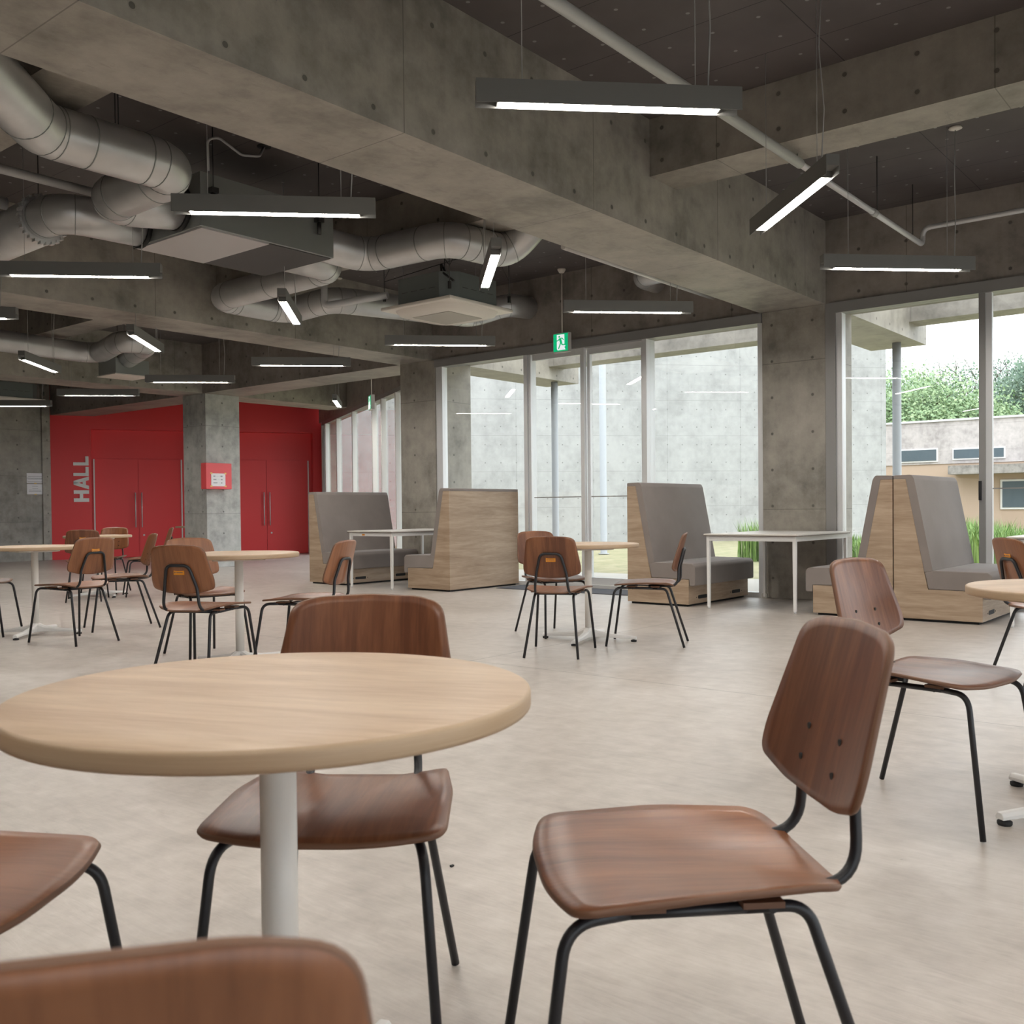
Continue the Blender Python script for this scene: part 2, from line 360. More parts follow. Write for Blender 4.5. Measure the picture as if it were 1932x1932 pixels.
def beam(x0, x1, y0, y1, z0, mat): struct('concrete_beam', MB().box(x0, x1, y0, y1, z0, HC+.01), mat)
for t0, t1, se in ((3.866, 4.58, 13.3), (9.46, 10.12, 13.4), (15.02, 15.72, 13.33), (-1.70, -.98, 13.3)):
    beam(-10.3, se, t0, t1, H, M['beam_b'])
for a, b in ((-8.4, -1.70), (-.98, 3.866), (4.58, 9.46), (10.12, 15.02), (15.72, 20.6)):
    beam(9.89, 10.64, a, b, H, M['beam_a'])
    for s0 in (2.64, 6.43, -1.17, -4.97):
        beam(s0, s0+.41, a, b, HS, M['beam_s'])
for a, b in ((-8.4, -1.70), (-.98, 3.866), (4.58, 9.46)):
    beam(12.58, 12.985, a, b, 3.255, M['beam_b'])
for y0, y1 in ((3.866, 4.56), (9.40, 10.08), (-1.69, -.99)):
    struct('concrete_column', MB().box(9.87, 10.62, y0, y1, 0, H), M['column'], bevel=.006)
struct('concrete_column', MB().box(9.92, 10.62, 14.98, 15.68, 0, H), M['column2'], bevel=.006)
# beam over the entrance glazing
bm = MB(); q4 = [cpt(-.3, .02), cpt(7.4, .02), cpt(7.4, -.33), cpt(-.3, -.33)]
bm.prism(q4, 2.995, HC+.01); struct('concrete_beam', bm, M['beam_s'])
# plain concrete wall beside the red one, with its end pier
struct('wall_back', MB().box(-10.3, 9.88, 20.6, 20.9, 0, HC), M['wall'])
struct('trim_1', MB().box(9.70, 9.87, 20.57, 20.62, 0, HC), M['column'])
# red wall with two door recesses
rw = MB()
def rbox(k0, k1, o0, o1, z0, z1, mb=None):
    mb = mb or rw; mb.prism([rpt(k0, o0), rpt(k1, o0), rpt(k1, o1), rpt(k0, o1)], z0, z1); return mb
ZO = 2.78
rbox(-.08, .753, 0, -.42, 0, HC); rbox(.753, 2.90, 0, -.42, ZO, HC); rbox(2.90, 3.25, 0, -.42, 0, HC); rbox(3.25, 5.473, 0, -.42, ZO, HC); rbox(5.473, 5.74, 0, -.42, 0, HC)
rbox(.753, 2.90, -.25, -.42, 2.165, ZO); rbox(3.25, 5.473, -.25, -.42, 2.165, ZO)
struct('wall_red', rw, M['red'])
for di, (k0, kc, k1) in enumerate(((.80, 1.694, 2.60), (3.51, 4.443, 5.40))):
    dr = empty('door_%d' % (di+1), (*rpt(kc, -.25), 0)); dr['kind'] = 'structure'
    ex, ey = rpt(kc, -.25)
    def loc(mb, dr=dr, ex=ex, ey=ey):
        mb.v = [(v[0]-ex, v[1]-ey, v[2]) for v in mb.v]; return mb
    loc(rbox(k0-.05, k1+.10, -.262, -.34, .0, 2.165, MB())).build('door_frame', M['red'], dr)
    loc(rbox(k0+.02, kc-.004, -.232, -.262, .012, 2.15, MB())).build('door_leaf', M['red'], dr)
    loc(rbox(kc+.004, k1-.02, -.232, -.262, .012, 2.15, MB())).build('door_leaf', M['red'], dr)
    for kk in (kc-.065, kc+.065):
        mb = MB(); a = rpt(kk, -.17); mb.tube([(a[0], a[1], .66), (a[0], a[1], 1.42)], .0125)
        for z_ in (.74, 1.34): b = rpt(kk, -.235); mb.tube([(a[0], a[1], z_), (b[0], b[1], z_)], .008)
        loc(mb).build('door_handle', M['steel'], dr)
    a = rpt(kc+.1, -.225); mb = MB(); b = rpt(kc+.1, -.24); mb.tube([(b[0], b[1], .487), (a[0], a[1], .487)], .02); loc(mb).build('lock', M['steel'], dr)
    for kk in (k0, k1-.005):
        loc(rbox(kk-.014, kk+.014, -.222, -.25, .0, 2.15, MB())).build('hinge_strip', M['steel'], dr)
# HALL lettering turned on its side, reading upwards
def letter(name, polys, z0, z1, k0=.405, k1=.705):
    # polys in letter space (x along the word 0..1, y up 0..1); the word runs upwards, letter tops point to lower k
    mb = MB()
    for pl in polys:
        vs = []
        for o in (.02, .0):
            for (x, y) in pl:
                a = rpt(k1-(k1-k0)*y, o); vs.append((a[0], a[1], z0+(z1-z0)*x))
        k = len(pl); mb.add(vs, [tuple(range(k)), tuple(range(k, 2*k))[::-1]]+[(i, i+k, (i+1) % k+k, (i+1) % k) for i in range(k)])
    return mb
sg = empty('hall_lettering', (*rpt(.55, 0), 1.22)); tag(sg, 'bold white HALL lettering turned sideways on the red wall', 'sign')
sx, sy, sz = sg.location
def addl(name, polys, z0, z1):
    mb = letter(name, polys, z0, z1); mb.v = [(v[0]-sx, v[1]-sy, v[2]-sz) for v in mb.v]; mb.build(name, M['letters'], sg)
addl('letter_h', [[(0,0),(.31,0),(.31,1),(0,1)], [(.69,0),(1,0),(1,1),(.69,1)], [(.31,.39),(.69,.39),(.69,.61),(.31,.61)]], 1.222, 1.473)
addl('letter_a', [[(0,0),(.28,0),(.62,1),(.36,1)], [(.72,0),(1,0),(.66,1),(.40,.99)], [(.26,.20),(.75,.20),(.68,.41),(.33,.41)]], 1.49, 1.765)
for z_ in (1.775, 2.0): addl('letter_l', [[(0,0),(.34,0),(.34,1),(0,1)], [(.34,0),(1,0),(1,.21),(.34,.21)]], z_, z_+.195)

# ---- glazing
def window(name, T, parts):
    """T maps (k, depth, z) to world; parts: list of (partname, mat, [boxes k0,k1,d0,d1,z0,z1])"""
    o = parts[0]
    e = empty(name, T(o[2][0][0], 0, 0)); e['kind'] = 'structure'; L0 = e.location
    for pn, mt, bxs in parts:
        for bx in bxs:
            k0, k1, d0, d1, z0, z1 = bx; mb = MB()
            vs = [T(k, d, z) for z in (z0, z1) for k, d in ((k0,d0),(k1,d0),(k1,d1),(k0,d1))]
            mb.add([(v[0]-L0[0], v[1]-L0[1], v[2]-L0[2]) for v in vs], [(0,3,2,1),(4,5,6,7),(0,1,5,4),(1,2,6,5),(2,3,7,6),(3,0,4,7)])
            mb.build(pn, mt, e)
    return e
TA = lambda k, d, z: (SW+d, k, z)   # window wall: k along Y, depth outwards
A_, D_ = M['alu'], M['alu_dark']
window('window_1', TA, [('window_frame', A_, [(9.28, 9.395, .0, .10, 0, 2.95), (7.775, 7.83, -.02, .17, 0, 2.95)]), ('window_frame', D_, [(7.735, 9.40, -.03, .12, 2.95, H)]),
    ('window_sill', A_, [(7.83, 9.28, .0, .10, 0, .05)]), ('glazing', M['glass'], [(7.83, 9.28, .05, .058, .05, 2.95)])])
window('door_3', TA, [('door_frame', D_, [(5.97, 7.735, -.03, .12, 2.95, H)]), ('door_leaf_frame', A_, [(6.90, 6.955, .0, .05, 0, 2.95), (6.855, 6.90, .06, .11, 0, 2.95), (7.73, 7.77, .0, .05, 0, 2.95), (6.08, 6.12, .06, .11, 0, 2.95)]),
    ('door_sill', A_, [(6.08, 7.735, -.02, .12, 0, .045)]), ('leaf_rail', A_, [(6.955, 7.70, .0, .05, 2.87, 2.95), (6.12, 6.855, .06, .11, 2.87, 2.95)]),
    ('leaf_rail', A_, [(6.955, 7.70, .0, .05, .045, .13), (6.12, 6.855, .06, .11, .045, .13)]),
    ('guard_bar', D_, [(6.955, 7.70, .015, .03, 1.118, 1.13), (6.12, 6.855, .075, .09, 1.118, 1.13)]),
    ('glazing', M['glass'], [(6.955, 7.73, .02, .028, .13, 2.87), (6.12, 6.855, .08, .088, .13, 2.87)])])
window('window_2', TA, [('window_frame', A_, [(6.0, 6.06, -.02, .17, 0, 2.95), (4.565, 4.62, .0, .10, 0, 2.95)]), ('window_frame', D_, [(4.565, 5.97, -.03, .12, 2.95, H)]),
    ('window_sill', A_, [(4.62, 6.0, .0, .10, 0, .05)]), ('glazing', M['glass'], [(4.62, 6.0, .05, .058, .05, 2.95)])])
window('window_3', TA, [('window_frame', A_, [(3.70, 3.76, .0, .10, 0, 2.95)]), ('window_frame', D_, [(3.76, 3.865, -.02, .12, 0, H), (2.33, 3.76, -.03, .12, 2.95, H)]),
    ('window_frame', D_, [(2.345, 2.40, -.02, .10, 0, 2.95)]),
    ('window_sill', A_, [(2.36, 3.70, .0, .10, 0, .05)]), ('glazing', M['glass'], [(2.38, 3.70, .05, .058, .05, 2.95)])])
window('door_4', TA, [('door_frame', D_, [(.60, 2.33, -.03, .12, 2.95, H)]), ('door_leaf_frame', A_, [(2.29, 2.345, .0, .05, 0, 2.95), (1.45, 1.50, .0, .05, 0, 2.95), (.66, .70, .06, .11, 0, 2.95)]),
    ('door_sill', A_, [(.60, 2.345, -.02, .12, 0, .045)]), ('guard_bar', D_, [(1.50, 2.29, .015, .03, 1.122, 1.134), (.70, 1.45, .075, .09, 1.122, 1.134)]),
    ('door_handle', M['black'], [(2.375, 2.395, -.06, -.02, 1.02, 1.20)]),
    ('glazing', M['glass'], [(1.50, 2.29, .02, .028, .045, 2.95), (.70, 1.45, .08, .088, .045, 2.95)])])
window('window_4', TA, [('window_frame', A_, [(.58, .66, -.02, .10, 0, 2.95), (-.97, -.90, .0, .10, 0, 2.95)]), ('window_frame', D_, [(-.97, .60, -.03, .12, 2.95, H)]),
    ('glazing', M['glass'], [(-.90, .58, .05, .058, .0, 2.95)])])
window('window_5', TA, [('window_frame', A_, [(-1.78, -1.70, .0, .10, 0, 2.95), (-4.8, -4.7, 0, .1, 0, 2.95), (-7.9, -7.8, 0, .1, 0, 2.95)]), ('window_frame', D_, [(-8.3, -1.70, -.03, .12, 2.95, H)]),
    ('glazing', M['glass'], [(-7.8, -1.78, .05, .058, .0, 2.95)])])
TC = lambda k, d, z: ((C_a+C_d*k-C_n*d).x, (C_a+C_d*k-C_n*d).y, z)     # entrance glazing, depth outwards
mul = [.45, 1.70, 3.24, 4.92, 5.60, 6.56]
window('window_6', TC, [('window_frame', M['white'], [(k, k+.06, -.03, .05, 0, 2.92) for k in mul]+[(-.05, .02, -.02, .12, 0, 2.99)]),
    ('window_frame', D_, [(-.05, 7.0, -.02, .12, 2.92, 2.995)]), ('glazing', M['glass'], [(.0, 6.8, .02, .028, .0, 2.92)])])
struct('trim_2', MB().prism([rpt(5.74, .02), rpt(5.74, -.4), cpt(-.05, -.3), cpt(.33, -.3), cpt(.33, .02)], 0, 2.99), M['column'])
# unseen sides behind the camera: solid wall, rear glazing added to let daylight in
struct('wall_left', MB().box(-10.4, -10.0, -8.4, 20.9, 0, HC), M['wall'])
TR = lambda k, d, z: (k, -8.0-d, z)
window('window_8', TR, [('window_frame', D_, [(k, k+.1, 0, .1, 0, 3.0) for k in (-10, -7, -4, -1, 2, 5, 8, 9.8)]), ('glazing', M['glass'], [(-9.9, 9.8, .05, .058, 0, 3.0)])])
struct('wall_rear', MB().box(-10.4, 10.2, -8.4, -8.0, 3.0, HC), M['wall'])

# ================================================================ OUTDOORS
struct('ground', MB().add([(-60,-80,-.06),(200,-80,-.06),(200,120,-.06),(-60,120,-.06)], [(0,1,2,3)]), M['lawn'])
struct('pavement', MB().box(10.2, 12.6, -8, 10.6, -.055, -.02), M['apron'])
struct('pavement', MB().box(-30, 10.2, -40, -8.2, -.055, -.02), M['apron'])  # unseen paving added behind the room to keep green bounce off the interior
# tall fair-faced wall of the neighbouring wing
W0 = Vector((13.4, 26.1)); W1 = Vector((31.03, 10.23)); Wd = (W1-W0).normalized(); Wn = Vector((Wd.y, -Wd.x))
ow = [(W0.x, W0.y), (W1.x, W1.y), (W1.x-Wn.x*8+6, W1.y-Wn.y*8+3), (W0.x-Wn.x*8, W0.y-Wn.y*8)]
struct('wall_outer', MB().prism(ow, -.1, 6.5), M['outer'])
def pole(x, y, r_, z1, label):
    o = MB().lathe([(r_*1.6, -.05), (r_*1.6, -.03), (r_, -.03), (r_, z1)], (0, 0, 0), 20).build('steel_pole', M['pole']); o.location = (x, y, 0); tag(o, label, 'pole', 'slim steel poles outside the glazing')
pole(12.94, 9.62, .056, H-.003, 'slim white pole standing outside the sliding doors under the beam end')
pole(18.2, 12.2, .075, 5.2, 'grey steel pole standing far out on the lawn before the tall concrete wall')
pole(12.85, 4.10, .054, H-.003, 'slim white pole seen above the high-backed bench, under the projecting beam')

# old low building beyond the lawn
bX = 45.0; k_ = 45/26
ob = empty('neighbouring_building', (bX, 10, 0)); tag(ob, 'old weathered low building with beige lower wall seen through the window', 'building')
def obx(name, y0, y1, z0, z1, x0, x1, mt): MB().box(x0, x1, y0-10, y1-10, z0, z1).build(name, mt, ob)
obx('upper_wall', -30, 26, 2.75, 4.60, .0, 9, M['oldwall'])
obx('eave', -30, 11.9, 2.25, 2.62, -1.1, .3, M['stain'])
obx('lower_wall', -30, 26, -.06, 2.76, .05, 9, M['beige'])
obx('coping', -30, 26, 4.60, 4.68, -.08, 9.1, M['alu'])
for y0, y1, z0, z1 in ((12.6, 14.2, 2.85, 3.45), (10.4, 12.0, 2.9, 3.4), (9.9, 10.4, 2.9, 3.4)):
    f_ = MB().box(-.05, .1, y0-10, y1-10, z0, z1).build('window_frame', M['white'], ob); MB().box(-.07, -.04, y0-9.94, y1-10.06, z0+.06, z1-.06).build('pane', M['winglass'], f_)
for y0, y1, z0, z1 in ((9.0, 10.1, .75, 2.0), (3.5, 5.2, .75, 2.0)):
    f_ = MB().box(-.03, .12, y0-10, y1-10, z0, z1).build('window_frame', M['white'], ob); MB().box(-.05, -.02, y0-9.92, y1-10.08, z0+.08, z1-.08).build('pane', M['winglass'], f_)
sh = MB().prism([(0, 3.0), (6, 5.2), (12, 3.0)], 16.2, 24, lambda a, b, h: (62+a, h, b+1.6)).build('house_roof', simple('old_roof', (.34, .30, .30), .8)); tag(sh, 'pale pitched roof rising behind the weathered building', 'roof')

def blob_tree(name, c, rx, ry, rz, nleaf, mat, label, lsize=.5, clumps=26, z0=0, spiky=False):
    e = empty(name, (c[0], c[1], 0)); tag(e, label, 'tree', 'trees beyond the weathered building')
    mb = MB(); mb.tube([(0,0,0), (.3,.2,c[2]*.5), (.1,-.2,c[2])], .45, 8, r_end=.2)
    centers = []
    for i in range(clumps):
        while True:
            p = Vector((random.uniform(-1,1), random.uniform(-1,1), random.uniform(-.9,1)))
            if p.length < 1: break
        p = p.normalized()*(.55+.4*random.random()); q_ = Vector((p.x*rx, p.y*ry, c[2]+p.z*rz)); centers.append((q_, random.uniform(.8,1.5)*rx*.26))
        mb.tube([(.1,-.2,c[2]*.6), (q_.x*.5, q_.y*.5, (c[2]+q_.z)/2), q_], .12, 5, r_end=.03)
        if spiky and p.z > .3:
            for k in range(3): mb.tube([q_, q_+Vector((random.uniform(-2,2), random.uniform(-2,2), random.uniform(1,2.6)))], .05, 4, r_end=.012)
    mb.build('trunk', M['bark'], e)
    lf = MB(); per = nleaf//clumps
    for q_, r_ in centers:
        for k in range(per):
            d = Vector((random.gauss(0,1), random.gauss(0,1), random.gauss(0,.8))).normalized()*r_*random.uniform(.6,1.08)
            d.z *= .7; p = q_+d; s_ = lsize*random.uniform(.5,1.2)
            u = Vector((random.gauss(0,1), random.gauss(0,1), random.gauss(0,1))).normalized(); v = u.orthogonal().normalized()
            lf.add([p-u*s_*.5, p-v*s_*.35, p+u*s_*.5, p+v*s_*.35], [(0,1,2,3)])
    lf.build('foliage', mat, e)
blob_tree('shade_tree', (66, 20.6, 6.3), 7.0, 5.5, 3.0, 44000, M['leaf1'], 'light green spreading tree with pinkish blossom beyond the weathered building', .22, 80)
blob_tree('feathery_tree', (92.5, 23.2, 9.25), 8, 5.7, 4.1, 12000, M['leaf2'], 'open feathery tree top rising above the light green tree', .26, 46, spiky=True)
blob_tree('dense_tree', (79, 12.1, 8.1), 6.9, 6.3, 4.25, 40000, M['leaf2'], 'dense grey-green tree beyond the building, behind the door edge', .26, 80)
blob_tree('dense_tree', (83, -3.5, 8.0), 7, 7, 3.7, 6000, M['leaf2'], 'dense grey-green tree farther along the building roof', .5, 30)

# long grass beside the building
def grass_strip(a, b, width, n_, hmin, hmax, label):
    a = Vector(a); b = Vector(b); d = b-a; nn_ = Vector((d.y, -d.x)).normalized(); mb = MB()
    for i in range(n_):
        q_ = a+d*random.random()+nn_*random.uniform(0, width); h = random.uniform(hmin, hmax)*(.85+.3*math.sin(q_.y*1.7)); an = random.uniform(0, 6.28); ln = random.uniform(.05, .45)*h; wd = random.uniform(.006, .014)
        dx, dy = math.cos(an), math.sin(an); px_, py_ = -dy*wd, dx*wd
        p0 = (q_.x, q_.y, -.06); p1 = (q_.x+dx*ln*.3, q_.y+dy*ln*.3, h*.55); p2 = (q_.x+dx*ln, q_.y+dy*ln, h*random.uniform(.8, 1))
        mb.add([(p0[0]-px_, p0[1]-py_, p0[2]), (p0[0]+px_, p0[1]+py_, p0[2]), (p1[0]+px_, p1[1]+py_, p1[2]), (p1[0]-px_, p1[1]-py_, p1[2]), p2], [(0,1,2,3),(3,2,4)])
    return tag(mb.build('tall_grass', M['grass']), label, 'grass', kind='stuff')
grass_strip((17.2, 8.5), (16.6, 1.2), -2.6, 16000, .42, .74, 'bright green tall grass growing wild outside the windows')

# ================================================================ CEILING SERVICES
def duct(name, pts, r_, label, rad=.26, seams=True, cat='duct', mat=None, mb2=None, group='round ducts under the ceiling'):
    path = fillet(pts, rad, seg=7); base = Vector(pts[0]); e = empty(name, base)
    MB().tube([p-base for p in path], r_, 24).build('duct_body', mat or M['duct'], e)
    if seams:
        def ring(q_, d_, w_): MB().tube([q_-d_*w_, q_+d_*w_], r_*1.018, 24).build('seam_ring', M['galv_dark'], e)
        for i in range(1, len(path)-1):
            d0 = (path[i]-path[i-1]).normalized(); d1 = (path[i+1]-path[i]).normalized()
            if d0.angle(d1) > .08 and i % 3 == 0: ring(path[i]-base, (d0+d1).normalized(), .003)
        for a, b in zip(pts[:-1], pts[1:]):
            a = Vector(a); b = Vector(b); L_ = (b-a).length
            if L_ > .7:
                d_ = (b-a)/L_
                for t_ in ([rad*1.1, L_-rad*1.1] if L_ < 1.6 else [rad*1.1, L_*.5, L_-rad*1.1]): ring(a+d_*t_-base, d_, .004)
    tag(e, label, cat, group); return e
def hangers(e, pts, top=HC):
    b = e.location
    for p in pts:
        p = Vector(p); MB().tube([p-b, Vector((p.x, p.y, top))-b], .004, 6).build('hanger_rod', M['wire'], e)
d1 = duct('ventilation_duct', [(1.25, 4.84, 3.30), (1.9, 5.0, 3.30), (2.83, 5.93, 3.30), (3.76, 5.93, 3.30), (3.74, 6.93, 3.28), (4.29, 6.78, 3.33)], .162, 'thick round duct doubling back into the ceiling unit', .25)
hangers(d1, [(3.3, 5.93, 3.42), (3.36, 6.0, 3.42)])
d2 = duct('ventilation_duct', [(3.70, 9.40, 3.28), (3.64, 7.36, 3.28), (4.29, 7.32, 3.28)], .15, 'round duct with toothed collar entering the ceiling unit', .24)
cb = d2.location; col_mb = MB()
for k in range(26):
    a = 2*math.pi*k/26; c_, s_ = math.cos(a), math.sin(a)
    pp = Vector((3.66+.185*c_, 7.68, 3.28+.185*s_))-cb; col_mb.obox(pp, (0, 1, 0), .05, .022, .022)
col_mb.build('toothed_collar', M['duct'], d2)
MB().tube([(3.69-cb.x, 9.35-cb.y, 0), (3.66-cb.x, 7.68-cb.y, 0)], .182, 24).build('wide_sleeve', M['duct'], d2)
hangers(d2, [(3.66, 7.75, 3.45)])
duct('ventilation_duct', [(5.60, 6.74, 3.33), (6.20, 6.76, 3.33), (6.26, 5.78, 3.33), (6.98, 5.70, 3.33), (7.02, 5.30, 3.66)], .152, 'round duct snaking out of the ceiling unit towards the long beam', .24)
duct('ventilation_duct', [(5.60, 7.2, 3.30), (6.2, 7.2, 3.30), (6.2, 9.10, 3.28), (7.15, 9.14, 3.28), (7.12, 8.32, 3.30), (9.30, 8.2, 3.42), (9.45, 7.75, 3.52), (9.88, 7.74, 3.55)], .142, 'round duct running behind the square cassette into the wall', .22)
duct('ventilation_duct', [(9.45, 5.5, 3.58), (9.5, 5.86, 3.58), (9.88, 5.86, 3.58)], .12, 'short duct elbow entering the wall above the windows', .2)
duct('ventilation_duct', [(2.2, 13.2, 3.30), (7.30, 13.72, 3.30), (6.95, 12.45, 3.30), (7.32, 12.36, 3.30), (7.50, 13.25, 3.22)], .145, 'round duct ending over a small box in the distance', .26)
def conduit(name, pts, r_, label, mat, rad=.08, cat='pipe'):
    b = Vector(pts[0]); e = empty(name, b); MB().tube([p-b for p in fillet(pts, rad, seg=5)], r_, 14).build('pipe_run', mat, e); tag(e, label, cat); return e
pa = conduit('overhead_pipe', [(-1.0, 2.82, 3.42), (6.75, 2.82, 3.42)], .034, 'thick white insulated pipe slanting across under the dark ceiling', M['pipe'])
pb = conduit('overhead_pipe', [(6.75, 2.82, 3.42), (9.60, 2.82, 3.42), (9.60, 2.82, 3.575), (9.60, -6, 3.575)], .024, 'thinner steel pipe carrying on to the wall and turning up', M['steel'])
for e_, ps in ((pa, [(6.7, 2.82, 3.42), (1.0, 2.82, 3.42)]), (pb, [(8.35, 2.82, 3.42), (9.3, 2.82, 3.42), (9.6, 1.0, 3.58)])): hangers(e_, ps)
MB().tube([(7.70-.02, 0, 0), (7.76, 0, 0)], .03, 14).build('coupling', M['pipe'], pb).location = (-6.75+.55, 0, 0)
conduit('overhead_pipe', [(7.05, 5.13, 3.30), (9.85, 5.13, 3.30)], .026, 'slim white pipe running close beside the long beam', M['white'])
conduit('overhead_pipe', [(1.0, 7.20, 3.435), (4.22, 7.22, 3.435)], .034, 'dark pipe high behind the looping duct', M['pipe'])
conduit('overhead_pipe', [(1.0, 8.0, 3.42), (3.50, 7.95, 3.42)], .048, 'grey pipe beside the dark pipe behind the looping duct', M['pipe'])
conduit('drain_pipe', [(6.66, 7.90, 3.475), (6.66, 7.90, 3.10), (6.93, 7.24, 3.16)], .036, 'grey drain pipe dropping down to the square cassette', M['pipe'], .06)

# ducted ceiling unit
u_ = empty('ducted_ceiling_unit', (4.29, 6.50, 3.15)); tag(u_, 'large galvanised metal ceiling box between round ducts', 'air conditioner')
MB().box(0, 1.30, 0, .96, 0, .41).build('casing', M['galv_dark'], u_, bevel=.004)
MB().box(.02, .64, .02, .94, -.012, 0).build('access_panel', simple('pale_galvanised_panel', (.50, .49, .49), .4, .3), u_)
MB().box(.65, 1.28, .02, .94, -.008, 0).build('intake_panel', simple('dark_filter_panel', (.07, .065, .065), .7), u_)
for x, y in ((1.12, -.03), (.10, -.02), (1.12, .98), (.10, .98)):
    b_ = MB().box(x-.03, x+.03, y-.03, y+.03, .26, .30).tube([(x, y, .16), (x, y, .26)], .018, 8).build('bracket', M['wire'], u_)
    MB().tube([(x, y, .28), (x, y, HC-3.15)], .004, 6).build('hanger_rod', M['wire'], u_)
for y, z_, r_ in ((.28, .18, .175), (.82, .13, .162)): MB().tube([(-.035, y, z_), (.0, y, z_)], r_, 24).build('flange', M['rubber'], u_)
cd = conduit('flexible_cord', [(4.33, 6.45, 3.56), (4.33, 6.46, 3.80), (4.42, 6.44, 3.83), (4.60, 6.41, 3.74), (4.76, 6.40, 3.77), (4.88, 6.50, 3.90)], .010, 'thin grey cord looping above the ceiling unit', M['cable'], .08, 'cord')
MB().lathe([(.055, 0), (.055, -.008), (.02, -.012)], (.55, .05, HC-3.56), 20).build('grommet', M['rubber'], cd)

def cassette(x, y, z, rz, label):
    e = empty('ceiling_cassette', (x, y, z), rz); tag(e, label, 'air conditioner')
    MB().prism([(.06,.20),(.20,.06),(.76,.06),(.90,.20),(.90,.76),(.76,.90),(.20,.90),(.06,.76)], .035, .30).build('casing', simple('dark_zinc', (.17, .19, .19), .5, .4), e, bevel=.004)
    MB().box(0, .96, 0, .96, 0, .035).build('facia', M['plastic'], e, bevel=.01)
    # dropped curved centre
    pr = MB()
    ring = lambda k, zz: [(.48+k*math.copysign(abs(math.cos(a))**.45, math.cos(a))*.48, .48+k*math.copysign(abs(math.sin(a))**.45, math.sin(a))*.48, zz) for a in [2*math.pi*i/40 for i in range(40)]]
    vs = ring(.90, 0)+ring(.84, -.045)+ring(.60, -.058); fs = []
    for l_ in range(2):
        for i in range(40): j = (i+1) % 40; fs.append((l_*40+i, (l_+1)*40+i, (l_+1)*40+j, l_*40+j))
    fs.append(tuple(range(80, 120))[::-1]); pr.add(vs, fs, 0, True); pr.build('air_panel', M['plastic'], e)
    MB().box(.23, .73, .23, .73, -.063, -.056).build('grille', M['grille'], e)
    for k in range(4):
        q_ = MB().box(.20, .76, .075, .115, -.008, .002).build('air_slot', M['darkslot'], e)
        q_.matrix_parent_inverse = Matrix.Identity(4); q_.matrix_basis = Matrix.Translation((.48,.48,0)) @ Matrix.Rotation(k*math.pi/2, 4, 'Z') @ Matrix.Translation((-.48,-.48,0))
    for side in range(2):
        for k in range(4):
            a0 = .25+k*.125
            mb = MB().box(a0, a0+.08, .057, .06, .15, .154) if side == 0 else MB().box(.057, .06, a0, a0+.08, .15, .154)
            mb.build('vent_slot', M['wire'], e)
    for cx_, cy_ in ((.03, .03), (.93, .03), (.03, .93), (.93, .93)):
        MB().tube([(cx_, cy_, .12), (cx_, cy_, HC-z)], .005, 6).box(cx_-.012, cx_+.012, cy_-.012, cy_+.012, .10, .17).build('hanger_rod', M['wire'], e)
    for a, b in (((.03,.03,.32),(.45,.03,HC-z)), ((.93,.03,.32),(.45,.03,HC-z)), ((.03,.03,.32),(.03,.5,HC-z)), ((.03,.93,.32),(.03,.45,HC-z)), ((.03,.93,.3),(.93,.03,.72))):
        MB().tube([a, b], .0035, 6).build('brace_wire', M['wire'], e)
    return e
c1 = cassette(6.90, 6.36, 3.0, 0, 'square white ceiling cassette hanging before the window corner')
MB().tube(fillet([(.35, .35, .32), (.2, .3, .42), (.1, .2, .30), (.08, .02, .18)], .08), .011, 8).build('refrigerant_hose', M['rubber'], c1)
cassette(7.35, 17.45, 2.98, 0, 'white ceiling cassette hanging by the concrete wall in the distance')
bx = empty('diffuser_box', (7.30, 13.2, 2.98)); tag(bx, 'small galvanised diffuser box hanging below the distant duct', 'vent')
MB().box(0, .52, .02, .50, 0, .22).build('casing', M['galv_dark'], bx); MB().box(-.02, .54, 0, .52, -.015, 0).build('facia', M['plastic'], bx); hangers(bx, [(7.35, 13.25, 3.2), (7.78, 13.65, 3.2)])

# ---- linear pendants
LZ = 2.80
def make_light():
    e = empty('linear_pendant')
    L_ = .61; W_ = .038; T_ = .105
    mb = MB(); mb.box(-L_, L_, -W_, W_, .045, T_); mb.box(-L_, L_, -W_, -W_+.003, 0, .045); mb.box(-L_, L_, W_-.003, W_, 0, .045)
    mb.build('housing', M['lamp_body'], e)
    mb = MB(); mb.box(-.515, .515, -W_+.003, W_-.003, .008, .0449); mb.build('lamp_tray', M['lamp_body'], e)
    MB().box(-.505, .505, -.028, .028, .004, .0075).build('led_strip', M['led'], e)
    for x in (-.40, .40): MB().tube([(x, 0, T_), (x, 0, HC-LZ)], .0022, 6).build('suspension_wire', M['cable'], e)
    MB().tube(fillet([(.46, 0, T_), (.475, .01, .4), (.455, -.01, .75), (.47, 0, HC-LZ)], .15), .004, 8).build('power_cable', M['cable'], e)
    MB().lathe([(.045, 0), (.05, -.012), (.02, -.024)], (.47, 0, HC-LZ), 20).build('ceiling_rose', M['plastic'], e)
    return e
lamps = []
